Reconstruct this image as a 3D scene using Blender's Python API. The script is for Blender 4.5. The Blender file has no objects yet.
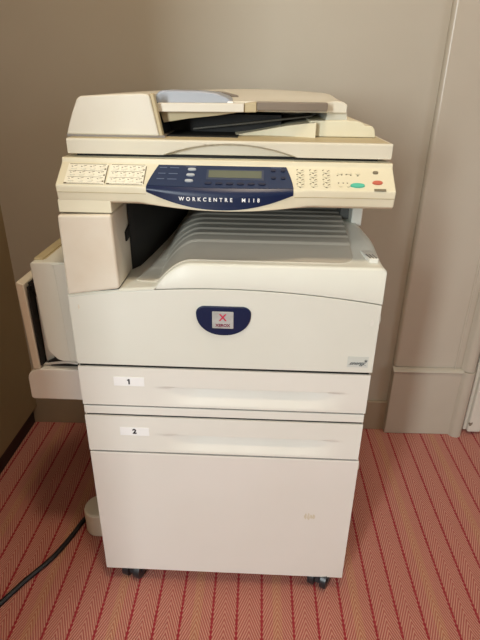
import bpy, bmesh, math, random
from mathutils import Vector, Matrix
random.seed(4)
S = bpy.context.scene
C = S.collection
PI = math.pi

# ------------------------------------------------------------------ materials
def lin(c):
    return tuple(((v/255)/12.92 if v/255 <= .04045 else (((v/255)+.055)/1.055)**2.4) for v in c) + (1,)

def mat(name, rgb, rough=.5, spec=.5, var=0.0, scale=6, bump=0.0, bscale=400, metal=0, rgb2=None):
    m = bpy.data.materials.new(name); m.use_nodes = True
    nt = m.node_tree; b = nt.nodes['Principled BSDF']
    b.inputs['Base Color'].default_value = lin(rgb)
    b.inputs['Roughness'].default_value = rough
    b.inputs['Specular IOR Level'].default_value = spec
    b.inputs['Metallic'].default_value = metal
    tc = nt.nodes.new('ShaderNodeTexCoord')
    if var or rgb2:
        n = nt.nodes.new('ShaderNodeTexNoise'); n.inputs['Scale'].default_value = scale
        n.inputs['Detail'].default_value = 4
        nt.links.new(tc.outputs['Object'], n.inputs['Vector'])
        r = nt.nodes.new('ShaderNodeValToRGB')
        r.color_ramp.elements[0].position = .35; r.color_ramp.elements[1].position = .68
        a = rgb; bb = rgb2 or tuple(max(0, v*(1-var)) for v in rgb)
        r.color_ramp.elements[0].color = lin(a); r.color_ramp.elements[1].color = lin(bb)
        nt.links.new(n.outputs['Fac'], r.inputs['Fac'])
        nt.links.new(r.outputs['Color'], b.inputs['Base Color'])
    if bump:
        n2 = nt.nodes.new('ShaderNodeTexNoise'); n2.inputs['Scale'].default_value = bscale
        nt.links.new(tc.outputs['Object'], n2.inputs['Vector'])
        bp = nt.nodes.new('ShaderNodeBump'); bp.inputs['Strength'].default_value = bump
        bp.inputs['Distance'].default_value = .002
        nt.links.new(n2.outputs['Fac'], bp.inputs['Height'])
        nt.links.new(bp.outputs['Normal'], b.inputs['Normal'])
    return m

M = {}
M['body'] = mat('off_white_plastic', (219,219,208), .42, .4, rgb2=(215,215,203), scale=5, bump=.05)
M['stand'] = mat('painted_steel_white', (222,217,209), .45, .4, rgb2=(218,213,204), scale=4, bump=.04)
M['drawer'] = mat('drawer_plastic', (226,224,215), .36, .45, rgb2=(222,220,210), scale=5)
M['cream'] = mat('yellowed_cream_plastic', (219,212,186), .45, .4, rgb2=(214,205,176), scale=8, bump=.05)
M['feeder'] = mat('aged_cream_plastic', (217,212,197), .45, .4, rgb2=(212,206,188), scale=9, bump=.05)
M['key'] = mat('pale_key_card', (230,225,206), .45, .4)
M['fin'] = mat('dark_olive_plastic', (74,70,60), .45, .4)
M['lid'] = mat('aged_lid_plastic', (212,206,187), .45, .4, rgb2=(207,200,178), scale=7, bump=.05)
M['column'] = mat('stained_cream_plastic', (220,213,197), .45, .4, rgb2=(209,196,175), scale=7, bump=.04)
M['tan'] = mat('tan_aged_plastic', (192,177,140), .5, .4, var=.06)
M['smoke'] = mat('smoky_brown_plastic', (128,116,102), .35, .5, var=.08)
M['blue_grey'] = mat('blue_grey_plastic', (160,165,174), .4, .5, var=.04)
M['tray'] = mat('grey_tray_plastic', (200,194,180), .26, .5, rgb2=(195,189,174), scale=6)
M['navy'] = mat('navy_plastic', (14,30,64), .35, .35)
M['slate'] = mat('slate_overlay', (36,50,78), .42, .35)
M['slate_key'] = mat('dark_key', (26,34,58), .4, .5)
M['lcd'] = mat('lcd_glass', (104,108,92), .2, .5)
M['bezel'] = mat('display_bezel', (56,66,86), .35, .5)
M['led'] = mat('pale_key', (176,182,186), .4, .5)
M['green'] = mat('green_key', (82,186,158), .4, .5)
M['red'] = mat('red_key', (192,98,78), .4, .5)
M['olive'] = mat('olive_key', (120,112,92), .4, .5)
M['print'] = mat('dark_print', (96,86,66), .6, .3)
M['white_print'] = mat('white_print', (236,238,240), .5, .3)
M['black'] = mat('black_rubber', (18,18,20), .45, .5)
M['caster'] = mat('dark_caster_plastic', (34,37,41), .35, .5)
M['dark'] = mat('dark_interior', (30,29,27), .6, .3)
M['grey_in'] = mat('grey_interior', (92,93,90), .5, .4)
M['ink2'] = mat('grey_ink', (84,90,92), .6, .3)
M['logo_dark'] = mat('dark_red_ink', (120,34,62), .5, .4)
M['sticker'] = mat('white_sticker', (238,238,236), .5, .4)
M['clear_sticker'] = mat('pale_sticker', (200,204,196), .3, .5)
M['ink'] = mat('black_ink', (28,28,34), .6, .3)
M['chip'] = mat('silver_chip', (182,182,178), .35, .4, var=.12, scale=50)
M['logo_red'] = mat('logo_red', (196,30,70), .5, .4)
M['beige'] = mat('beige_plastic', (222,214,194), .5, .4, var=.05)
M['wall'] = mat('greige_paint', (181,173,158), .6, .3, rgb2=(174,165,149), scale=1.6, bump=.12, bscale=60)
M['trim'] = mat('greige_gloss_paint', (184,175,160), .27, .5, rgb2=(178,168,152), scale=2.5, bump=.03, bscale=40)
M['skirt'] = mat('taupe_gloss_paint', (160,145,124), .42, .4, rgb2=(152,137,116), scale=3)
M['door'] = mat('chipped_white_paint', (206,199,186), .45, .4, rgb2=(126,112,95), scale=17)
for n_ in M['door'].node_tree.nodes:
    if n_.bl_idname == 'ShaderNodeValToRGB': n_.color_ramp.elements[0].position = .69; n_.color_ramp.elements[1].position = .70
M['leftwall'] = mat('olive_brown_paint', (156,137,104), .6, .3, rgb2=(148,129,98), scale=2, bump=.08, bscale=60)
M['ceiling'] = mat('white_ceiling', (226,222,214), .8, .2)
M['frame'] = mat('window_paint', (230,228,222), .5, .4)

def carpet():
    m = bpy.data.materials.new('herringbone_carpet'); m.use_nodes = True
    nt = m.node_tree; b = nt.nodes['Principled BSDF']; L = nt.links
    b.inputs['Roughness'].default_value = .95; b.inputs['Specular IOR Level'].default_value = .1
    b.inputs['Sheen Weight'].default_value = .15
    tc = nt.nodes.new('ShaderNodeTexCoord'); sp = nt.nodes.new('ShaderNodeSeparateXYZ')
    L.new(tc.outputs['Object'], sp.inputs[0])
    def val(x): return x
    def mth(op, a, b_=None, c=None):
        n = nt.nodes.new('ShaderNodeMath'); n.operation = op
        for i, v in enumerate((a, b_, c)):
            if v is None: continue
            if isinstance(v, (int, float)): n.inputs[i].default_value = v
            else: L.new(v, n.inputs[i])
        return n.outputs[0]
    def mix(f, a, c):
        n = nt.nodes.new('ShaderNodeMix'); n.data_type = 'RGBA'
        L.new(f, n.inputs[0])
        for i, v in ((6, a), (7, c)):
            if isinstance(v, tuple): n.inputs[i].default_value = v
            else: L.new(v, n.inputs[i])
        return n.outputs[2]
    x, y = sp.outputs[0], sp.outputs[1]
    P = .1945
    u = mth('MULTIPLY', mth('FRACT', mth('DIVIDE', mth('ADD', x, .021), P)), P)      # 0..P across three bands
    # distance to nearest stripe line and band centre
    d0 = mth('ABSOLUTE', u); d1 = mth('ABSOLUTE', mth('SUBTRACT', u, .059))
    d2 = mth('ABSOLUTE', mth('SUBTRACT', u, .119)); d3 = mth('ABSOLUTE', mth('SUBTRACT', u, P))
    dl = mth('MINIMUM', mth('MINIMUM', d0, d1), mth('MINIMUM', d2, d3))
    dbe = mth('ABSOLUTE', mth('SUBTRACT', u, .1567))
    # chevrons peak at the band centres, i.e. they run with the distance from the lines
    nz = nt.nodes.new('ShaderNodeTexNoise'); nz.inputs['Scale'].default_value = 60
    L.new(tc.outputs['Object'], nz.inputs['Vector'])
    ph = mth('SUBTRACT', y, mth('MULTIPLY', dl, 2.3))
    ph = mth('ADD', ph, mth('MULTIPLY', nz.outputs['Fac'], .0022))
    saw = mth('SINE', mth('MULTIPLY', ph, 2*PI/.0140))
    tw = mth('MULTIPLY_ADD', saw, .5, .5)
    tw = mth('SMOOTH_MIN', mth('MULTIPLY', tw, 1.15), 1.0, .1)
    beige = mth('LESS_THAN', dbe, .0110)
    light = mix(beige, lin((196,140,120)), lin((194,144,115)))
    dark = mix(beige, lin((158,76,68)), lin((166,98,76)))
    col = mix(tw, dark, light)
    jag = mth('MULTIPLY', mth('SINE', mth('MULTIPLY', y, 2*PI/.0110)), .0010)
    line = mth('LESS_THAN', mth('ADD', dl, jag), .0027)
    col = mix(line, col, lin((150,42,48)))
    n2 = nt.nodes.new('ShaderNodeTexNoise'); n2.inputs['Scale'].default_value = 500
    L.new(tc.outputs['Object'], n2.inputs['Vector'])
    hv = nt.nodes.new('ShaderNodeHueSaturation'); hv.inputs['Saturation'].default_value = 1.0
    L.new(mth('MULTIPLY_ADD', n2.outputs['Fac'], .4, .8), hv.inputs['Value'])
    L.new(col, hv.inputs['Color'])
    L.new(hv.outputs[0], b.inputs['Base Color'])
    bp = nt.nodes.new('ShaderNodeBump'); bp.inputs['Strength'].default_value = .5; bp.inputs['Distance'].default_value = .003
    L.new(mth('ADD', tw, n2.outputs['Fac']), bp.inputs['Height'])
    L.new(bp.outputs['Normal'], b.inputs['Normal'])
    return m
M['carpet'] = carpet()

# ------------------------------------------------------------------ mesh helpers
def obj(name, bm, m, parent=None, bevel=0, seg=2, smooth=True, ang=32):
    bmesh.ops.recalc_face_normals(bm, faces=bm.faces[:])
    me = bpy.data.meshes.new(name); bm.to_mesh(me); bm.free()
    o = bpy.data.objects.new(name, me); C.objects.link(o)
    me.materials.append(M[m] if isinstance(m, str) else m)
    if parent: o.parent = parent
    if smooth:
        for p in me.polygons: p.use_smooth = True
        bm2 = bmesh.new(); bm2.from_mesh(me)
        for e in bm2.edges:
            if len(e.link_faces) != 2 or e.calc_face_angle(0) > math.radians(ang): e.smooth = False
        bm2.to_mesh(me); bm2.free()
    if bevel:
        md = o.modifiers.new('bevel', 'BEVEL'); md.width = bevel; md.segments = seg
        md.limit_method = 'ANGLE'; md.angle_limit = math.radians(ang); md.harden_normals = True
    return o

def box(bm, x0, x1, y0, y1, z0, z1):
    vs = [bm.verts.new((x, y, z)) for z in (z0, z1) for y in (y0, y1) for x in (x0, x1)]
    for f in ((0,2,3,1),(4,5,7,6),(0,1,5,4),(2,6,7,3),(0,4,6,2),(1,3,7,5)):
        bm.faces.new([vs[i] for i in f])
    return bm

def B(*a): return box(bmesh.new(), *a)

def prism(bm, pts, axis, a, b):
    """closed polygon pts extruded along axis between a and b"""
    def mk(p, t):
        if axis == 'x': return (t, p[0], p[1])
        if axis == 'y': return (p[0], t, p[1])
        return (p[0], p[1], t)
    v0 = [bm.verts.new(mk(p, a)) for p in pts]; v1 = [bm.verts.new(mk(p, b)) for p in pts]
    n = len(pts)
    bm.faces.new(v0); bm.faces.new(list(reversed(v1)))
    for i in range(n): bm.faces.new((v0[i], v0[(i+1) % n], v1[(i+1) % n], v1[i]))
    return bm

def grid_solid(bm, nx, ny, f, g):
    """closed solid between surface f(i,j) and g(i,j)"""
    A = [[bm.verts.new(f(i, j)) for j in range(ny)] for i in range(nx)]
    G = [[bm.verts.new(g(i, j)) for j in range(ny)] for i in range(nx)]
    for i in range(nx-1):
        for j in range(ny-1):
            bm.faces.new((A[i][j], A[i+1][j], A[i+1][j+1], A[i][j+1]))
            bm.faces.new((G[i][j], G[i][j+1], G[i+1][j+1], G[i+1][j]))
    for i in range(nx-1):
        bm.faces.new((A[i][0], G[i][0], G[i+1][0], A[i+1][0]))
        bm.faces.new((A[i][-1], A[i+1][-1], G[i+1][-1], G[i][-1]))
    for j in range(ny-1):
        bm.faces.new((A[0][j], A[0][j+1], G[0][j+1], G[0][j]))
        bm.faces.new((A[-1][j], G[-1][j], G[-1][j+1], A[-1][j+1]))
    return bm

def cyl(bm, c, r, h, axis='z', n=24, r2=None, sx=1, sy=1):
    r2 = r if r2 is None else r2
    ring = []
    for t, rr in ((-h/2, r), (h/2, r2)):
        vs = []
        for k in range(n):
            a = 2*PI*k/n; p, q = rr*math.cos(a)*sx, rr*math.sin(a)*sy
            v = {'z': (p, q, t), 'y': (p, t, q), 'x': (t, p, q)}[axis]
            vs.append(bm.verts.new(Vector(v)+Vector(c)))
        ring.append(vs)
    for k in range(n): bm.faces.new((ring[0][k], ring[0][(k+1) % n], ring[1][(k+1) % n], ring[1][k]))
    bm.faces.new(ring[0]); bm.faces.new(list(reversed(ring[1])))
    return bm

def tube(bm, pts, r, n=10):
    pts = [Vector(p) for p in pts]; rings = []
    for i, p in enumerate(pts):
        t = (pts[min(i+1, len(pts)-1)]-pts[max(i-1, 0)]).normalized()
        s = t.cross(Vector((0, 0, 1)));  s = s.normalized() if s.length > 1e-4 else Vector((1, 0, 0))
        q = s.cross(t)
        rings.append([bm.verts.new(p+(s*math.cos(2*PI*k/n)+q*math.sin(2*PI*k/n))*r) for k in range(n)])
    for a, b in zip(rings, rings[1:]):
        for k in range(n): bm.faces.new((a[k], a[(k+1) % n], b[(k+1) % n], b[k]))
    bm.faces.new(rings[0]); bm.faces.new(list(reversed(rings[-1])))
    return bm

def spline(pts, k=10):
    pts = [Vector(p) for p in pts]; out = []
    P_ = [pts[0]*2-pts[1]] + pts + [pts[-1]*2-pts[-2]]
    for i in range(1, len(P_)-2):
        a, b, c, d = P_[i-1], P_[i], P_[i+1], P_[i+2]
        for s in range(k):
            t = s/k
            out.append(.5*((2*b)+(c-a)*t+(2*a-5*b+4*c-d)*t*t+(3*b-a-3*c+d)*t**3))
    out.append(pts[-1]); return out

def text(name, s, size, m, parent, mw, offset=0, spacing=1, shear=0, extrude=.0003, align='CENTER'):
    cu = bpy.data.curves.new(name, 'FONT'); cu.body = s; cu.size = size; cu.align_x = align; cu.align_y = 'CENTER'
    cu.offset = offset; cu.space_character = spacing; cu.shear = shear; cu.extrude = extrude
    cu.resolution_u = 4
    t = bpy.data.objects.new(name+'_curve', cu); C.objects.link(t)
    dg = bpy.context.evaluated_depsgraph_get()
    me = bpy.data.meshes.new_from_object(t.evaluated_get(dg)); me.transform(mw)
    bpy.data.objects.remove(t); bpy.data.curves.remove(cu)
    me.name = name; me.materials.clear(); me.materials.append(M[m])
    o = bpy.data.objects.new(name, me); C.objects.link(o); o.parent = parent
    return o

def front(x, y, z, tilt=0):
    """text plane facing -Y (camera side), standing upright, optionally leaning back"""
    return Matrix.Translation((x, y, z)) @ Matrix.Rotation(PI/2-tilt, 4, 'X')

def tag(o, label, cat, group=None):
    o['label'] = label; o['category'] = cat
    if group: o['group'] = group
    return o
def struct(name, bm, m, **k):
    o = obj(name, bm, m, **k); o['kind'] = 'structure'; return o

W = .2975
YW = lambda x: .657+.024*x          # the back wall runs very slightly askew to the machine

# ------------------------------------------------------------------ room shell
XL, XR, YR, ZC = -.735, 2.7, -3.2, 2.65
XF, YE = -2.7, -1.2                 # the room opens out to the left in front of the short side wall
struct('floor', B(XF-.3, XR+.2, YR-.2, 1.0, -.05, 0), 'carpet', smooth=False)

def wall_prism(x0, x1, front_off, thick, z0, z1, bm=None):
    bm = bm or bmesh.new()
    pts = [(x0, YW(x0)-front_off), (x1, YW(x1)-front_off), (x1, YW(x1)-front_off+thick), (x0, YW(x0)-front_off+thick)]
    return prism(bm, pts, 'z', z0, z1)
struct('wall_back', wall_prism(XL-.3, XR+.2, -.012, .15, 0, ZC), 'wall')
struct('baseboard_back', wall_prism(XL-.02, .56, 0, .012, 0, .122), 'skirt', bevel=.003)
# side wall on the left with a recessed dark foot
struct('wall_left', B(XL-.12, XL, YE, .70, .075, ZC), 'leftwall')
struct('baseboard_left', B(XL-.10, XL-.018, YE+.016, .66, 0, .075), 'black', smooth=False)
struct('wall_far_left', B(XF-.15, XF, YR, YE+.12, 0, ZC), 'wall')
struct('wall_return', B(XF, XL-.12, YE, YE+.12, 0, ZC), 'wall')
struct('ceiling', B(XF-.3, XR+.2, YR-.2, 1.0, ZC, ZC+.1), 'ceiling')
# right wall with window opening
def wall_with_hole(axis, c0, c1, a0, a1, h0, h1, wz0, wz1):
    bm = bmesh.new()
    def bx(p0, p1, z0, z1):
        if axis == 'x': box(bm, c0, c1, p0, p1, z0, z1)
        else: box(bm, p0, p1, c0, c1, z0, z1)
    bx(a0, h0, 0, ZC); bx(h1, a1, 0, ZC); bx(h0, h1, 0, wz0); bx(h0, h1, wz1, ZC)
    return bm
WR = (-1.9, -.55, .75, 2.25)      # window in the right wall: y0 y1 z0 z1
WB = (-1.62, -1.25, .95, 2.45)      # window in the wall behind the camera: x0 x1 z0 z1
struct('wall_right', wall_with_hole('x', XR, XR+.15, YR, .8, WR[0], WR[1], WR[2], WR[3]), 'wall')
struct('wall_rear', wall_with_hole('y', YR-.15, YR, XF-.15, XR+.15, WB[0], WB[1], WB[2], WB[3]), 'wall')
def window(name, axis, c, a0, a1, z0, z1):
    bm = bmesh.new(); t = .05
    def bx(p0, p1, q0, q1):
        if axis == 'x': box(bm, c, c+.06, p0, p1, q0, q1)
        else: box(bm, p0, p1, c-.06, c, q0, q1)
    bx(a0, a0+t, z0, z1); bx(a1-t, a1, z0, z1); bx(a0+t, a1-t, z0, z0+t); bx(a0+t, a1-t, z1-t, z1)
    m = (a0+a1)/2; bx(m-.02, m+.02, z0+t, z1-t); bx(a0+t, m-.02, (z0+z1)/2-.02, (z0+z1)/2+.02); bx(m+.02, a1-t, (z0+z1)/2-.02, (z0+z1)/2+.02)
    return struct(name, bm, 'frame')
window('window_1', 'x', XR+.05, *WR)
window('window_2', 'y', YR-.05, *WB)

# projecting pier with tall skirting, ledge bead and moulded edge
bm = wall_prism(.548, .79, .010, .04, .27, ZC)
struct('trim_1', bm, 'trim', bevel=.012, seg=4)
struct('trim_2', wall_prism(.548, .79, .022, .05, 0, .262), 'trim', bevel=.004)
bm = bmesh.new()                                     # ledge bead
pts = [(.0, .262), (.026, .262), (.0285, .266), (.025, .2705), (.014, .274), (.0, .276)]
for x0, x1 in ((.545, .79),):
    A = [bm.verts.new((x0, YW(x0)-p, z)) for p, z in pts]; D = [bm.verts.new((x1, YW(x1)-p, z)) for p, z in pts]
    bm.faces.new(A); bm.faces.new(list(reversed(D)))
    for i in range(len(pts)): bm.faces.new((A[i], A[(i+1) % len(pts)], D[(i+1) % len(pts)], D[i]))
struct('trim_3', bm, 'trim', ang=50)

def moulding(z0, z1, grow):
    """vertical architrave: cove, then a fat bead, then the returned edge"""
    x0 = .758; y0 = YW(x0)
    pr = [(.0, -.03), (.0, .006+grow), (.004, .008+grow)]
    for k in range(9):                                 # hollow cove
        a = k/8*PI; pr.append((.0145-.0095*math.cos(a), .007+grow-.015*math.sin(a)))
    for k in range(1, 13):                             # bead
        a = PI - k/12*PI*.98; pr.append((.049+.0225*math.cos(a), .004+grow+.021*math.sin(a)))
    pr += [(.0725, .0), (.0725, -.03)]
    bm = bmesh.new()
    prism(bm, [(x0+px, y0-py) for px, py in pr], 'z', z0, z1)
    return bm
struct('trim_4', moulding(.272, ZC, .006), 'trim', ang=40)
struct('trim_5', moulding(0, .270, .013), 'trim', ang=40)
# the painted door next to the moulding
d = struct('door_1', wall_prism(.842, 1.62, .004, .035, .012, 2.02), 'door', bevel=.002)
struct('trim_6', wall_prism(.852, .90, .022, .03, .012, 2.0), 'door', bevel=.006, seg=3)

# ------------------------------------------------------------------ the photocopier
cop = bpy.data.objects.new('photocopier', None); C.objects.link(cop)
tag(cop, 'cream and white office photocopier on a wheeled stand against the wall', 'photocopier')
cop.location = (0, 0, 0)

def frontpoly(name, pts, y0, y1, m, parent, bevel=.002, **k):
    return obj(name, prism(bmesh.new(), pts, 'y', y0, y1), m, parent, bevel=bevel, **k)

# stand cabinet
ZB = .045
stand = obj('stand_cabinet', B(-W+.002, W-.002, .012, .575, ZB+.002, .4165), 'stand', cop, bevel=.004)
obj('front_panel', B(-W, W, 0, .011, ZB, .4178), 'stand', stand, bevel=.0015)
# faint yellow tape residue on the panel
bm = bmesh.new()
for k, (dx, h) in enumerate(((-.010, .016), (-.003, .020), (.003, .013), (.009, .017))):
    prism(bm, [(.202+dx+.003*math.sin(t)*(1+.3*math.sin(3*t+k)), .249+h/2*math.cos(t)*(1+.2*math.cos(2*t+k))) for t in [i*2*PI/14 for i in range(14)]], 'y', -.0004, .0005)
M['residue'] = mat('tape_residue', (205,194,168), .6, .3, rgb2=(212,203,186), scale=90)
obj('tape_residue', bm, 'residue', stand)
# casters
def caster(x, y):
    bm = bmesh.new()
    cyl(bm, (0, 0, .044), .016, .012)
    prism(bm, [(-.020, .022), (-.014, .040), (.012, .043), (.022, .030), (.020, .014), (-.004, .020)], 'x', -.006, .006)
    c = obj('caster', bm, 'caster', cop, bevel=.0015); c.location = (x, y, 0)
    for s in (-1, 1):
        w = cyl(bmesh.new(), (s*.0155, 0, .026), .026, .017, 'x', 28)
        cyl(w, (s*.0250, 0, .026), .012, .004, 'x', 20)
        obj('wheel', w, 'caster', c, bevel=.003)
    c.rotation_euler = (0, 0, random.uniform(-.5, .5))
for x, y in ((-.232, .024), (.243, .020), (-.235, .50), (.238, .50)): caster(x, y)
# side stabiliser foot and right-hand pin
pts = []
for k in range(13):
    a = PI/2 + k/12*PI; pts.append((-.369+.036*math.cos(a), .172+.042*math.sin(a)))
pts += [(-.296, .130), (-.296, .214)]
obj('stabilizer_foot', prism(bmesh.new(), pts, 'z', .0, .079), 'beige', cop, bevel=.007, seg=3)
obj('side_pin', cyl(bmesh.new(), (W+.002, .03, .383), .011, .012, 'x'), 'beige', cop, bevel=.003)

# tray units behind the drawer fronts
obj('tray_unit', B(-W+.004, W-.004, .030, .57, .4175, .6470), 'stand', cop, bevel=.002)
obj('trim_strip', B(-W, W-.003, .001, .030, .5207, .5407), 'drawer', cop, bevel=.0015)

def sm(t): t = min(1, max(0, t)); return t*t*(3-2*t)
def drawer(z0, z1, x1, number, lx, lz):
    nx, nz = 81, 41
    h = z1-z0
    def f(i, j):
        x = -W + (x1+W)*i/(nx-1); t = j/(nz-1)
        e = sm((x+.150)/.10)*sm((.262-x)/.10)                          # grip runs over the middle of the drawer
        tc = .49 - .03*e
        if t > tc+.05: d = 0
        elif t > tc: d = .0150*e*(1-(t-tc)/.05)
        else: d = .0150*e*max(0, (t-.06)/(tc-.06)) if t > .06 else 0
        return (x, d, z0+h*t)
    g = lambda i, j: (f(i, j)[0], .0300, f(i, j)[2])
    dr = obj('paper_drawer', grid_solid(bmesh.new(), nx, nz, f, g), 'drawer', cop, ang=50)
    s = obj('number_label', B(lx-.0315, lx+.0315, -.0006, .0004, lz-.0105, lz+.0105), 'sticker', dr)
    if number == '1':
        pg = [(-.0013, -.0062), (.0017, -.0062), (.0017, .0062), (-.0005, .0062), (-.0036, .0040), (-.0036, .0018), (-.0013, .0030)]
        obj('label_number', prism(bmesh.new(), [(lx+a, lz+b) for a, b in pg], 'y', -.0010, -.0003), 'ink', dr)
    else: text('label_number', number, .0165, 'ink', dr, front(lx, -.0008, lz), offset=.0008)
    return dr
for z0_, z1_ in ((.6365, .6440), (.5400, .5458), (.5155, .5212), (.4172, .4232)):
    obj('gap_shade', B(-W+.004, W-.005, .0045, .0295, z0_, z1_), 'dark', cop)  # dark strips stand in for the shade inside the drawer gaps
drawer(.5450, .6372, W-.002, '1', -.195, .6045)
drawer(.4228, .5160, W-.003, '2', -.193, .4775)

# main body
arc = lambda x: .8135 - .0235*(abs(x)/W)**1.9
def hump(x):
    t = (x+.1300)/.072
    t = min(1, max(0, t)); return math.sin(PI/2*t)**.9
def sm(t): t = min(1, max(0, t)); return t*t*(3-2*t)
ZF = .8625
def deck_z(x, y):
    base = ZF + .017*sm((y-.015)/.13)
    low = arc(x)+.0045 + .055*sm((y-.05)/.35)
    return low + (base-low)*hump(x)
body = obj('machine_body', B(-W+.001, W-.001, .024, .575, .6475, .788), 'body', cop, bevel=.003)
xs = [-W + 2*W*i/40 for i in range(41)]
pts = [(-W, .6432), (W, .6432)] + [(x, arc(x)) for x in reversed(xs)]
cover = frontpoly('front_cover', pts, 0, .022, 'body', cop, bevel=.0014, ang=50)
# upper shell: fascia above the seam and the sloping deck behind it, one moulded piece
xs2 = [-W, -.28, -.25, -.2, -.165, -.143] + [-.1300+.072*k/14 for k in range(15)] + [-.03, .03, .08, .13, .18, .23, .26, .275, .286, .293, W]
ys2 = [0, .004, .010, .02, .035, .055, .08, .11, .14, .18, .23, .28, .33, .38, .42, .46]
def fz(i, j):
    x, y = xs2[i], ys2[j]
    z = deck_z(x, y)
    r = .004
    if y < r: z -= r-math.sqrt(max(0, r*r-(r-y)**2))
    if x > W-.012:
        q = (x-(W-.012))/.012; z -= .010*(1-math.sqrt(max(0, 1-q*q)))*(1+3*sm(y/.12))*.5
    xx = x
    if x > .25: xx = x - (x-.25)/(W-.25)*.010*sm((y-.10)/.25)
    return (xx, y, z)
def gz(i, j):
    x, y = xs2[i], ys2[j]
    p = fz(i, j); return (p[0], y, (arc(x)+.0025) if y < .023 else .786)
deck = obj('upper_shell', grid_solid(bmesh.new(), len(xs2), len(ys2), fz, gz), 'body', cop, ang=55)
# grey ribbed output tray lying in the shell
nx, ny = 60, 110
def ft(i, j):
    u = i/(nx-1); v = j/(ny-1)
    y = .022 + .40*v
    xl = -.180+.070*min(1, v*1.35) if y > .05 else -.117-sm((y-.022)/.028)*.058; xr = .243
    if y < .062: xr -= .030*(1-math.sqrt(max(0, 1-((.062-y)/.040)**2)))     # rounded front right corner
    xr += .012*sm((y-.06)/.3)
    # cluster columns on the hump
    x = xl + (xr-xl)*(u**1.6)
    z = deck_z(x, y) + .0016
    if y > .10:
        k = (y-.10)/.038; fr = k-math.floor(k)
        z += .0024*(1-fr)*min(1, .35+hump(x)*.65) + .006*sm((y-.1)/.3)
    return (x, y, z)
gt = lambda i, j: (ft(i, j)[0], ft(i, j)[1], deck_z(ft(i, j)[0], ft(i, j)[1])-.002)
obj('output_tray', grid_solid(bmesh.new(), nx, ny, ft, gt), 'tray', cop, ang=38)
# release latch set in the right shoulder
bm = bmesh.new()
prism(bm, [(.266, .082), (.290, .082), (.293, .030), (.276, .030)], 'z', .860, .8695)
la = obj('shoulder_latch', bm, 'drawer', cop, bevel=.002); la.location = (-.006, -.002, .003)
bm = bmesh.new()
for k in range(3):
    prism(bm, [(.2725+.0062*k, .056), (.2735+.0062*k, .056), (.2790+.0055*k, .033), (.2770+.0055*k, .033)], 'z', .866, .8700)
lg = obj('latch_slot', bm, 'grey_in', la)
# hinge and small marks on the front cover
obj('cover_hinge', cyl(bmesh.new(), (W-.002, .016, .757), .014, .009, 'x'), 'body', cop, bevel=.003)
obj('screw_cap', cyl(bmesh.new(), (.283, .0002, .754), .006, .0022, 'y', 20, sx=.55, sy=1.1), 'drawer', cover)
obj('cover_notch', cyl(bmesh.new(), (-.279, .0002, .770), .005, .0016, 'y', 16, sx=.3, sy=1.0), 'beige', cover)
# navy badge
def badge_outline():
    pts = []
    for k in range(9):
        a = PI/2*(1-k/8); pts.append((.036+.0168*math.cos(a), .7655+.0145*math.sin(a)))
    for k in range(1, 24):
        a = PI*k/24; pts.append((.0528*math.copysign(abs(math.cos(a))**.92, math.cos(a)), .7645-.0455*math.sin(a)**.95))
    for k in range(9):
        a = PI - PI/2*k/8; pts.append((-.036+.0168*math.cos(a), .7655+.0145*math.sin(a)))
    return pts
bd = frontpoly('badge', badge_outline(), -.004, .002, 'navy', cover, bevel=.0022, ang=40)
# (sub-parts of the cover's badge sit on the cover so that the tree stays three deep)
ch = obj('logo_plate', B(-.0215, .0195, -.0058, -.003, .7350, .7705), 'chip', cover, bevel=.0024)
text('logo_letter', 'X', .0200, 'logo_red', cover, front(-.001, -.0060, .7580), offset=.0003)
text('logo_word', 'XEROX', .0080, 'logo_dark', cover, front(-.001, -.0060, .7420), offset=.0003, spacing=1.05)
# energy sticker
st = obj('energy_sticker', B(.2455, .2865, -.0006, .0004, .6560, .6800), 'clear_sticker', cover)
text('energy_script', 'energy', .0120, 'ink2', cover, front(.2645, -.0008, .6655), shear=.45, spacing=.92)
bm = bmesh.new()
pp = [(.2815+r*math.sin(a), .6705+r*math.cos(a)) for k in range(10) for a in [k*PI/5] for r in [(.0042 if k % 2 == 0 else .0017)]]
prism(bm, pp, 'y', -.0009, -.0005)
prism(bm, [(.2485+.034*t, .6612+.004*math.sin(t*PI)) for t in [k/10 for k in range(11)]] + [(.2485+.034*t, .6606+.0034*math.sin(t*PI)) for t in [k/10 for k in range(10, -1, -1)]], 'y', -.0009, -.0005)
obj('energy_mark', bm, 'ink2', cover)

# left column that carries the scanner
pts = [(-W, .7935), (-.1965, .8090), (-.1965, .8200), (-.1990, .9500), (-W+.001, .9475)]
col = obj('left_column', prism(bmesh.new(), [(x, z) for x, z in pts], 'y', .0, .50), 'column', cop, bevel=.005, seg=3)
obj('column_seam_shade', prism(bmesh.new(), [(-W+.003, .7905), (-.199, .8060), (-.199, .8125), (-W+.003, .7970)], 'y', .004, .30), 'dark', col)  # dark strip painting the shade of the seam under the column
obj('exit_slot', prism(bmesh.new(), [(.075, .880), (.33, .905), (.33, .945), (.20, .930), (.075, .898)], 'x', -.199, -.1945), 'dark', col)
# cavity back wall and right post
obj('cavity_side_shade', prism(bmesh.new(), [(-.1965, .105), (-.182, .12), (-.142, .23), (-.112, .34), (-.112, .42), (-.1965, .42)], 'z', .803, .962), 'dark', cop)  # dark block for the shade and black parts beside the column
obj('underside_shade_plate', B(-.196, .262, .07, .424, .9605, .9638), 'dark', cop)  # added dark plate, cuts light bouncing into the cavity
obj('cavity_back', B(-.198, .262, .425, .50, .80, .972), 'dark', cop)  # coloured dark to add to the shade inside the cavity
bm = B(.271, .295, .262, .48, .872, .972)
obj('right_post', bm, 'body', cop, bevel=.003)
obj('post_lining', B(.252, .2708, .30, .48, .874, .972), 'grey_in', cop)

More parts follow.
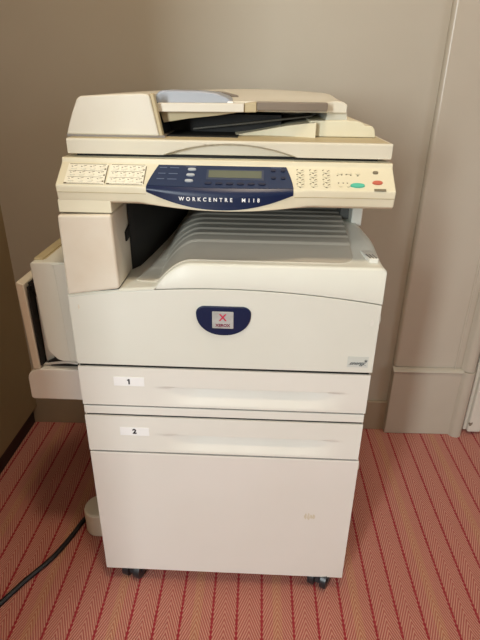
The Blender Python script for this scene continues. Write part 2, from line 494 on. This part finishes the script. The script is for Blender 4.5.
# scanner housing behind the control panel
bm = B(-.288, .291, .060, .560, .964, 1.041)
sc = obj('scanner_housing', bm, 'cream', cop, bevel=.003)
obj('scanner_cap', B(-.2935, -.1990, .0060, .49, .9515, .9738), 'cream', cop, bevel=.001)
bm = B(-.27, .27, .066, .545, 1.040, 1.0445)
obj('lid_gap_shade', bm, 'dark', cop)  # dark sheet added so the gap under the lid reads as shaded

# control panel: loft along x of the profile
def bump(x): return max(0, 1-(x/.150)**2)**1.0 if abs(x) < .150 else 0
def prof(x):
    b = bump(x)
    return [(.075, .9640), (.012-.012*b, .9685-.0045*b), (.006-.016*b, .9725-.0105*b), (.001-.009*b, .9970-.004*b), (.0015-.005*b, 1.0005-.002*b),
            (.044, 1.0305), (.0455, 1.0320), (.0475, 1.0400), (.075, 1.0400)]
HX = .2885
bm = bmesh.new(); n = 61; rows = []
for i in range(n):
    x = -.2920+(.2920+.2935)*i/(n-1)
    rows.append([bm.verts.new((x, y, z)) for y, z in prof(x)])
for a, b in zip(rows, rows[1:]):
    for k in range(9): bm.faces.new((a[k], a[(k+1) % 9], b[(k+1) % 9], b[k]))
bm.faces.new(rows[0]); bm.faces.new(list(reversed(rows[-1])))
panel = obj('control_panel', bm, 'cream', cop, bevel=.0018, ang=30)

# point on the keypad slope: s=0 bottom .. 1 top
def slope(x, s, off=.0):
    p = prof(x); a, b = Vector((x, *p[4])), Vector((x, *p[5]))
    q = a.lerp(b, s); t = (b-a).normalized(); nn = Vector((0, -t.z, t.y)).normalized()
    if nn.y > 0: nn = -nn
    return q + nn*off
SL = math.atan2(.0300, .0430)                # slope angle of the key face
tilt_m = lambda x, s, off: Matrix.Translation(slope(x, s, off)) @ Matrix.Rotation(SL, 4, 'X')

# blue fascia, slate upper half and navy lower lip
def fascia(name, m, v0, v1, xl, xr, off, fn):
    nx, nv = 33, 7
    def f(i, j):
        v = v0+(v1-v0)*j/(nv-1); a, b = xl(v), xr(v); x = a+(b-a)*i/(nx-1)
        return fn(x, v, off)
    def g(i, j):
        v = v0+(v1-v0)*j/(nv-1); a, b = xl(v), xr(v); x = a+(b-a)*i/(nx-1)
        return fn(x, v, -.002)
    return obj(name, grid_solid(bmesh.new(), nx, nv, f, g), m, panel, ang=50)
fl = lambda v: -.1335+.0165*v**1.3 if v > 0 else -.1335
fr = lambda v: .1195-.0125*v**1.5 if v > 0 else .1195
fascia('slate_fascia', 'slate', .06, .985, fl, fr, .0012, slope)
def lip(x, v, off):
    """v=1 at the crease, 0 at the curved lower edge"""
    p = prof(x); top = slope(x, .06, 0)
    c = Vector((x, *p[3])); b = Vector((x, *p[2]))
    span = max(0, 1-(abs(x+.007)/.131)**2.3)
    bot = c.lerp(b, .12+.80*span)
    if v > .72: q = c.lerp(top, (v-.72)/.28)
    else: q = bot.lerp(c, v/.72)
    return q + Vector((0, -1, .25)).normalized()*off
fascia('navy_fascia', 'navy', 0, 1, lambda v: -.1335, lambda v: .1195, .0014, lip)
for i_, ch_ in enumerate([]): pass
def curved_text(s, x0, x1, size, **k):
    mid = (x0+x1)/2
    p = prof(mid); t = Vector((0, p[2][0]-p[3][0], p[2][1]-p[3][1]))
    q = lip(mid, .44, .0026)
    lean = math.atan2(p[2][0]-p[3][0], p[3][1]-p[2][1])
    mw = Matrix.Translation(q) @ Matrix.Rotation(PI/2+lean, 4, 'X')
    o = text('model_lettering', s, size, 'white_print', panel, mw, **k)
    # wrap each vertex on the bulging lip
    me = o.data
    w = max(v.co.x for v in me.vertices)-min(v.co.x for v in me.vertices); c = sum((max(v.co.x for v in me.vertices), min(v.co.x for v in me.vertices)))/2
    for v in me.vertices:
        x = mid+(v.co.x-c)*(x1-x0)/w
        dy = (prof(x)[3][0]+prof(x)[2][0])/2 - (p[3][0]+p[2][0])/2
        v.co.x = x; v.co.y += dy - .0004
    return o
curved_text('WORKCENTRE  M118', -.0765, .0625, .0088, offset=.0002, spacing=1.85)

def oval(bm, x, s, w, h, off=.0, th=.0016, n=16, power=2.4):
    T = tilt_m(x, s, off)
    lo, hi = [], []
    for k in range(n):
        a = 2*PI*k/n
        cx = math.copysign(abs(math.cos(a))**(2/power), math.cos(a))*w/2; cy = math.copysign(abs(math.sin(a))**(2/power), math.sin(a))*h/2
        lo.append(bm.verts.new(T @ Vector((cx, cy, -.0008)))); hi.append(bm.verts.new(T @ Vector((cx*.9, cy*.9, th))))
    for k in range(n): bm.faces.new((lo[k], lo[(k+1) % n], hi[(k+1) % n], hi[k]))
    bm.faces.new(list(reversed(lo))); bm.faces.new(hi)
    return bm
def dash(bm, x, s, w, h, rot=0, off=.0004):
    T = tilt_m(x, s, off) @ Matrix.Rotation(rot, 4, 'Z')
    q = [T @ Vector(c) for c in ((-w/2, -h/2, 0), (w/2, -h/2, 0), (w/2, h/2, 0), (-w/2, h/2, 0))]
    q2 = [T @ Vector(c) for c in ((-w/2, -h/2, -.0006), (w/2, -h/2, -.0006), (w/2, h/2, -.0006), (-w/2, h/2, -.0006))]
    a = [bm.verts.new(p) for p in q]; b = [bm.verts.new(p) for p in q2]
    bm.faces.new(a); bm.faces.new(list(reversed(b)))
    for k in range(4): bm.faces.new((a[k], a[(k+1) % 4], b[(k+1) % 4], b[k]))

# two one-touch key cards on the left
for cx0, cx1 in ((-.2785, -.2065), (-.2040, -.1385)):
    bm = bmesh.new(); c = (cx0+cx1)/2; w = cx1-cx0
    dash(bm, c, .50, w-.001, .0485, 0, .0007)
    obj('key_card', bm, 'key', panel)
    bm = bmesh.new()
    for r in range(3):
        s = .83-.28*r
        for k in range(4):
            x = cx0+.010+k*(w-.016)/3.35
            dash(bm, x+.004, s+.05, .0055, .0008, .35, .0009)
            dash(bm, x-.002, s+.01, .0030, .0012, -.3, .0009)
        dash(bm, cx1-.004, s-.10, .0030, .0030, 0, .0009)
        dash(bm, c-.002, s-.19, w-.012, .0006, 0, .0009)
    dash(bm, c, .045, w-.004, .0009, 0, .0009)
    dash(bm, cx1-.0005, .5, .0014, .042, 0, .0009)
    dash(bm, c, .955, w-.006, .0007, 0, .0009)
    dash(bm, cx0+.003, .07, .005, .003, 0, .0009)
    obj('key_card_print', bm, 'print', panel)
    for r in range(3):
        for k in range(4):
            x = cx0+.010+k*(w-.016)/3.35
            obj('one_touch_key', oval(bmesh.new(), x+.002, .74-.28*r, .0105, .0052, .0007, .0018), 'key', panel)
# buttons and display on the slate fascia
db = bmesh.new(); dash(db, .0185, .60, .100, .0245, 0, .0018); obj('display_bezel', db, 'bezel', panel)
db = bmesh.new(); dash(db, .0185, .62, .092, .0170, 0, .0022); obj('display', db, 'lcd', panel)
for s in (.79, .55, .30): obj('select_key', oval(bmesh.new(), -.0575-(.79-s)*.006, s, .0155, .0060, .0012, .0022), 'led', panel)
for k in range(6): obj('menu_key', oval(bmesh.new(), -.027+k*.0185, .21, .0130, .0050, .0012, .0022), 'slate_key', panel)
for s in (.80, .48):
    for x in (.084, .101): obj('arrow_key', oval(bmesh.new(), x+(1-s)*.002, s, .0085, .0062, .0012, .0022), 'slate_key', panel)
M['slate_print'] = mat('slate_print', (92,104,128), .5, .4)
for s in (.86, .60, .36):
    for x, w in ((-.108, .013), (-.088, .016)):
        bm = bmesh.new(); dash(bm, x-(1-s)*.004, s, w, .0016, 0, .0016); obj('fascia_print', bm, 'slate_print', panel)
for x in (-.06, .09):
    bm = bmesh.new(); dash(bm, x, .94, .018, .0013, 0, .0016); obj('fascia_print', bm, 'slate_print', panel)
# numeric keys on the right
def keyrows(xs_, ss, w, h, nm, mt='cream'):
    for s in ss:
        for x in xs_: obj(nm, oval(bmesh.new(), x, s, w, h, 0, .0017), mt, panel)
nx_ = (.1320, .1545, .1770)
keyrows(nx_, (.82, .61, .40, .19), .0135, .0072, 'number_key')
keyrows((.200, .2135), (.22, .19), .0065, .0050, 'mode_key')
keyrows((.2005, .216, .231), (.76,), .0085, .0055, 'function_key')
bm = bmesh.new()
for s in (.82, .61, .40, .19):
    for x in nx_:
        dash(bm, x-.0055, s+.075, .0032, .0014, .4, .0006); dash(bm, x+.003, s+.02, .0050, .0014, .5, .0019); dash(bm, x-.001, s-.075, .0035, .0012, -.5, .0006)
for x in (.196, .2035, .2115, .219, .231): dash(bm, x, .62+.2*math.sin(x*900)*.5, .0025, .0015, .2, .0006)
for x in (.197, .205, .212): dash(bm, x, .33, .0022, .0015, 0, .0006)
obj('keypad_print', bm, 'print', panel)
o = obj('start_key', oval(bmesh.new(), .2290, .22, 0.0260, .0100, 0, .0026, 24, 2), 'green', panel); o['label'] = 'green oval start key'
o = obj('stop_key', oval(bmesh.new(), .2635, .36, .0185, .0085, 0, .0026, 20, 2), 'red', panel); o['label'] = 'red oval stop key'
o = obj('clear_key', oval(bmesh.new(), .2620, .82, .0100, .0065, 0, .0022), 'olive', panel); o['label'] = 'olive clear key'
bm = bmesh.new(); q = prof(.26)
box(bm, .2565, .2775, q[3][0]-.0012, q[3][0]+.003, .9975, 1.0020)
bm.free(); bm = bmesh.new(); dash(bm, .2665, .035, .0200, .0055, 0, .0012); obj('indicator_lamp', bm, 'olive', panel)
def seam_pt(x, z, off):
    p = prof(x); a, b = p[3], p[2]; t = (a[1]-z)/(a[1]-b[1]); return (x, a[0]+(b[0]-a[0])*t-off, z)
for x0, x1 in ((-.291, -.1345), (.1215, .2925)):
    fs = lambda i, j: seam_pt(x0+(x1-x0)*i/20, .9870+.0013*j, .0004)
    gs = lambda i, j: seam_pt(x0+(x1-x0)*i/20, .9870+.0013*j, -.001)
    obj('panel_seam', grid_solid(bmesh.new(), 21, 2, fs, gs), 'tan', panel)
# moulded line round the front edge
# ------------------------------------------------------------------ platen cover and document feeder
CV0, CV1 = 1.0462, 1.0720
bm = bmesh.new()
# body of the lid with a front face, arched hand grip pressed in
nxg, nzg = 121, 29
XCL = .2865
def lf(i, j):
    x = -.2810+(.2810+.2900)*i/(nxg-1); t = j/(nzg-1); z = CV0+(CV1-CV0)*t
    u = (x-.008)/.118
    top = CV0+.0205*(1-u*u) if abs(u) < 1 else CV0
    d = 0
    if z < top: d = .013*min(1, (top-z)/.0025)
    y = .050 + d + (.0015*(t-.9)/.1 if t > .9 else 0)
    return (x, y, z)
lg_ = lambda i, j: (lf(i, j)[0], .556, lf(i, j)[2])
lid = obj('platen_cover', grid_solid(bm, nxg, nzg, lf, lg_), 'lid', cop, bevel=.003, ang=50)
# tapered raised deck
def taper_box(x0, x1, y0, y1, z0, x2, x3, y2, y3, z1):
    bm = bmesh.new()
    a = [bm.verts.new(p) for p in ((x0, y0, z0), (x1, y0, z0), (x1, y1, z0), (x0, y1, z0))]
    b = [bm.verts.new(p) for p in ((x2, y2, z1), (x3, y2, z1), (x3, y3, z1), (x2, y3, z1))]
    bm.faces.new(a); bm.faces.new(list(reversed(b)))
    for k in range(4): bm.faces.new((a[k], a[(k+1) % 4], b[(k+1) % 4], b[k]))
    return bm
obj('cover_deck', taper_box(-.278, .288, .056, .55, 1.0715, -.272, .268, .075, .545, 1.0750), 'tan', cop, bevel=.002)

# feeder housing, left: trapezoid front with rounded shoulder
fo = [(-.284, 1.0765), (-.1185, 1.0765), (-.1315, 1.1405), (-.136, 1.1445), (-.145, 1.1448), (-.200, 1.1428), (-.244, 1.1400)]
for k in range(1, 6):
    a = PI/2+k/6*PI/2*.9; fo.append((-.2475+.0145*math.cos(a), 1.1255+.0145*math.sin(a)))
fo += [(-.268, 1.117), (-.2765, 1.097)]
feed = obj('feeder_housing', prism(bmesh.new(), fo, 'y', .064, .50), 'feeder', cop, bevel=.004, seg=3, ang=28)
obj('housing_side', prism(bmesh.new(), [(-.1190, 1.0755), (-.1120, 1.0755), (-.1255, 1.1450), (-.1325, 1.1450)], 'y', .068, .084), 'tan', cop, bevel=.002)
obj('housing_side_shade', prism(bmesh.new(), [(-.1190, 1.0765), (-.1150, 1.0765), (-.1270, 1.1300), (-.1310, 1.1300)], 'y', .0842, .45), 'dark', cop)  # dark plate painted as the shadow on the housing's side
obj('housing_base', B(-.284, -.108, .066, .52, 1.0735, 1.0775), 'smoke', cop)

# document input tray: slab bowed over the lid, closing down to a leg at the right
def tray_top(x):
    t = (x+.13)/.36
    return 1.1335 + .006*math.sin(PI*min(1, max(0, t*1.05))) - .005*max(0, (x-.203)/.0135)**3
def tray_bot(x):
    t = (x+.13)/.36
    base = 1.1075+.0085*min(1, max(0, t*2.2))
    return base
txs = [-.128+.3445*i/48 for i in range(49)]
def itf(i, j):
    x = txs[i]; y = .125 + .335*j/11
    rise = .0165*sm((y-.135)/.25)                                   # the paper bed climbs to a rim at the back
    skew = (x+.128)/.36*.0
    return (x+skew, y, tray_top(x)-.006 + rise  + .0075*sm((x-.160)/.035)*(1-sm((y-.135)/.25)))
def itg(i, j):
    x = txs[i]; y = .125 + .335*j/11
    return (x, y, min(tray_bot(x), itf(i, j)[2]-.004))
itray = obj('document_tray', grid_solid(bmesh.new(), 49, 12, itf, itg), 'feeder', cop, bevel=.002, ang=45)
# cream front rail, tan middle piece and smoky extension set along its front edge
def rail(x0, x1, y0, y1, zt, zb, m, nm, n=12, drop=0):
    def f(i, j):
        x = x0+(x1-x0)*i/(n-1); return (x, y0+(y1-y0)*j, zt(x))
    def g(i, j):
        x = x0+(x1-x0)*i/(n-1); return (x, y0+(y1-y0)*j, zb(x))
    return obj(nm, grid_solid(bmesh.new(), n, 2, f, g), m, itray, bevel=.0015, ang=45)
rail(-.1235, .030, .086, .128, lambda x: 1.1295+.010*(x+.127), lambda x: 1.1150+.010*(x+.127), 'feeder', 'front_rail')
rail(.0302, .052, .092, .128, lambda x: 1.1305+.14*(x-.030), lambda x: 1.1160+.03*(x-.03), 'tan', 'rail_cap')
rail(.0522, .178, .096, .128, lambda x: 1.1335+.004*(x-.05), lambda x: 1.1195+.004*(x-.05), 'smoke', 'tray_extension')
# sloping apron under the rail
bm = bmesh.new()
prism(bm, [(-.1215, 1.1150), (.028, 1.1170), (-.02, 1.1095), (-.070, 1.1040), (-.116, 1.0965)], 'y', .100, .128)
obj('tray_apron', bm, 'tan', itray, bevel=.001)
# right-hand leg of the tray
lp = [(.180, 1.1335), (.206, 1.1345), (.2140, 1.131), (.2175, 1.123), (.2225, 1.098), (.2225, 1.080), (.150, 1.078), (.176, 1.092), (.182, 1.112), (.180, 1.122)]
obj('tray_leg', prism(bmesh.new(), lp, 'y', .135, .45), 'feeder', itray, bevel=.003, ang=35)
# paper guide on the tray: rounded blue grey wedge
gp = [(-.130, 1.126), (-.130, 1.142), (-.124, 1.1485), (-.115, 1.1500), (-.05, 1.1495), (-.022, 1.1465), (-.002, 1.140), (.014, 1.1285)]
obj('paper_guide', prism(bmesh.new(), gp, 'y', .112, .215), 'blue_grey', itray, bevel=.004, seg=3, ang=30)
gp = [(-.045, 1.133), (-.045, 1.148), (-.015, 1.147), (.012, 1.141), (.022, 1.131)]
obj('guide_wing', prism(bmesh.new(), gp, 'y', .219, .245), 'smoke', itray, bevel=.002)
obj('guide_stop', B(.000, .010, .100, .110, 1.130, 1.1335), 'sticker', itray, bevel=.001)
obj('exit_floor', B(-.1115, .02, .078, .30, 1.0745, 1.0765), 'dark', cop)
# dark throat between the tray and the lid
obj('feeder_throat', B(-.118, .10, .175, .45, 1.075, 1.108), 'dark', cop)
obj('throat_grey', B(.101, .178, .262, .45, 1.078, 1.116), 'smoke', cop)
# original catch tray: ramp rising to the right with stepped end
def rz(x):
    return 1.0755+.0275*sm((x+.02)/.21)
rx = [-.03+.19*i/40 for i in range(41)]
rf = lambda i, j: (rx[i], .10+.16*j+.03*math.sin(PI*i/40)*(1-j), rz(rx[i])-.001*(1-j))
rg = lambda i, j: (rx[i], rf(i, j)[1], 1.0745)
obj('catch_tray', grid_solid(bmesh.new(), 41, 2, rf, rg), 'cream', cop, bevel=.002, ang=40)
obj('catch_fin', prism(bmesh.new(), [(-.07, 1.0800), (.05, 1.0935), (.158, 1.1065), (.158, 1.1095), (.05, 1.0975), (-.07, 1.0840)], 'y', .160, .258), 'fin', cop, bevel=.001)
stp = [(.150, 1.0755), (.2725, 1.0755), (.2690, 1.0895), (.2640, 1.0955), (.2500, 1.0960), (.2480, 1.0995), (.2400, 1.1030), (.2150, 1.1045), (.150, 1.1030)]
obj('catch_step', prism(bmesh.new(), stp, 'y', .118, .47), 'cream', cop, bevel=.002)

# ------------------------------------------------------------------ left hand side units
def hull_side(name, pts, y0, y1, m, bevel=.003, parent=cop):
    return obj(name, prism(bmesh.new(), pts, 'y', y0, y1), m, parent, bevel=bevel, ang=30)
side = hull_side('side_door', [(-W-.001, .840), (-.384, .838), (-.388, .834), (-.3805, .644), (-.377, .636), (-.362, .619), (-.352, .6145), (-W-.001, .612)], .055, .22, 'body')
hull_side('side_door_face', [(-W-.001, .836), (-.345, .836), (-.340, .832), (-.334, .622), (-.329, .617), (-W-.001, .617)], .0525, .056, 'body', .002, side)
# rim of the paper well on top of the side door
obj('side_rim', B(-.385, -.366, .070, .215, .834, .842), 'tan', side, bevel=.002)
obj('side_well', B(-.366, -.300, .075, .215, .834, .8385), 'tan', side)
hull_side('bypass_inner', [(-.384, .800), (-.398, .792), (-.398, .600), (-.374, .600)], .078, .20, 'body', .002)
flap = hull_side('bypass_tray', [(-.4075, .790), (-.421, .796), (-.4245, .792), (-.4195, .592), (-.4035, .592)], .055, .20, 'column', .003)
obj('flap_gap_shade', B(-.4032, -.3995, .058, .19, .600, .784), 'dark', cop)  # dark strip put in as the shade between flap and inner panel
obj('tray_joint', prism(bmesh.new(), [(-.386, .745), (-.384, .800), (-.4055, .788)], 'y', .070, .19), 'dark', cop)
hp = []
for k in range(10):
    a = PI/2+PI/2*k/9*.95; hp.append((-.405+.030*math.cos(a), .567+.026*math.sin(a)))
low = hull_side('side_hump', [(-.3025, .594)] + hp + [(-.4355, .520), (-.431, .515), (-.3025, .515)], .055, .24, 'stand', .003)
obj('hump_gap_shade', prism(bmesh.new(), [(-.372, .632), (-.300, .625), (-.300, .520), (-.3024, .520), (-.3024, .594), (-.385, .594), (-.392, .603), (-.376, .612)], 'y', .070, .20), 'dark', cop)  # dark fill gives the gap by the hump its shade
tube_pts = [(-.423, .085, .583), (-.405, .075, .594), (-.38, .07, .601), (-.35, .07, .604), (-.325, .07, .602)]
obj('hump_lip', tube(bmesh.new(), spline(tube_pts), .003), 'stand', cop)

# ------------------------------------------------------------------ power cord
cp = [(-.24, .33, .007), (-.32, .262, .007), (-.385, .229, .007), (-.416, .192, .007), (-.434, .130, .007), (-.455, .068, .007), (-.476, .028, .007), (-.505, -.018, .007), (-.540, -.083, .007), (-.58, -.16, .007), (-.62, -.23, .007), (-.70, -.28, .007)]
tag(obj('power_cord', tube(bmesh.new(), spline(cp, 14), .0065, 12), 'black'), 'black power cord trailing over the red striped carpet left of the copier', 'power cord')

# ------------------------------------------------------------------ light
def area(name, loc, rot, sx, sy, e, col):
    l = bpy.data.lights.new(name, 'AREA'); l.shape = 'RECTANGLE'; l.size = sx; l.size_y = sy; l.energy = e; l.color = col
    o = bpy.data.objects.new(name, l); C.objects.link(o); o.location = loc; o.rotation_euler = rot; return o
# daylight through the two windows
area('window_daylight', (XR-.01, (WR[0]+WR[1])/2, (WR[2]+WR[3])/2), (0, PI/2, 0), WR[3]-WR[2], WR[1]-WR[0], 17, (.90, .96, 1))
area('window_daylight', ((WB[0]+WB[1])/2, YR+.01, (WB[2]+WB[3])/2), (PI/2, 0, 0), WB[1]-WB[0], WB[3]-WB[2], 104, (.89, .975, 1))
# ceiling lamp
area('ceiling_lamp', (.12, -.52, ZC-.03), (0, 0, 0), .22, .22, 16, (1, .82, .60))
w = bpy.data.worlds.new('sky'); S.world = w; w.use_nodes = True
bg = w.node_tree.nodes['Background']; sk = w.node_tree.nodes.new('ShaderNodeTexSky')
sk.sky_type = 'NISHITA'; sk.sun_disc = False; sk.sun_elevation = math.radians(35)
w.node_tree.links.new(sk.outputs[0], bg.inputs[0]); bg.inputs[1].default_value = .05

# ------------------------------------------------------------------ camera
yaw, pitch, roll = math.radians(-1.914), math.radians(25.3576), math.radians(.8856)
f = Vector((math.sin(yaw)*math.cos(pitch), math.cos(yaw)*math.cos(pitch), -math.sin(pitch)))
r = Vector((math.cos(yaw), -math.sin(yaw), 0)); u = r.cross(f)
r2 = r*math.cos(roll)+u*math.sin(roll); u2 = -r*math.sin(roll)+u*math.cos(roll)
cam = bpy.data.cameras.new('camera'); co = bpy.data.objects.new('camera', cam); C.objects.link(co)
mw = Matrix((r2, u2, -f)).transposed().to_4x4(); mw.translation = (.0609, -.8716, 1.1654)
co.matrix_world = mw
cam.sensor_fit = 'VERTICAL'; cam.sensor_height = 36; cam.lens = 502.68*36/640
cam.clip_start = .02
S.camera = co
S.view_settings.view_transform = 'Standard'; S.view_settings.look = 'None'
S.view_settings.exposure = 0; S.view_settings.gamma = 1; S.view_settings.use_curve_mapping = False
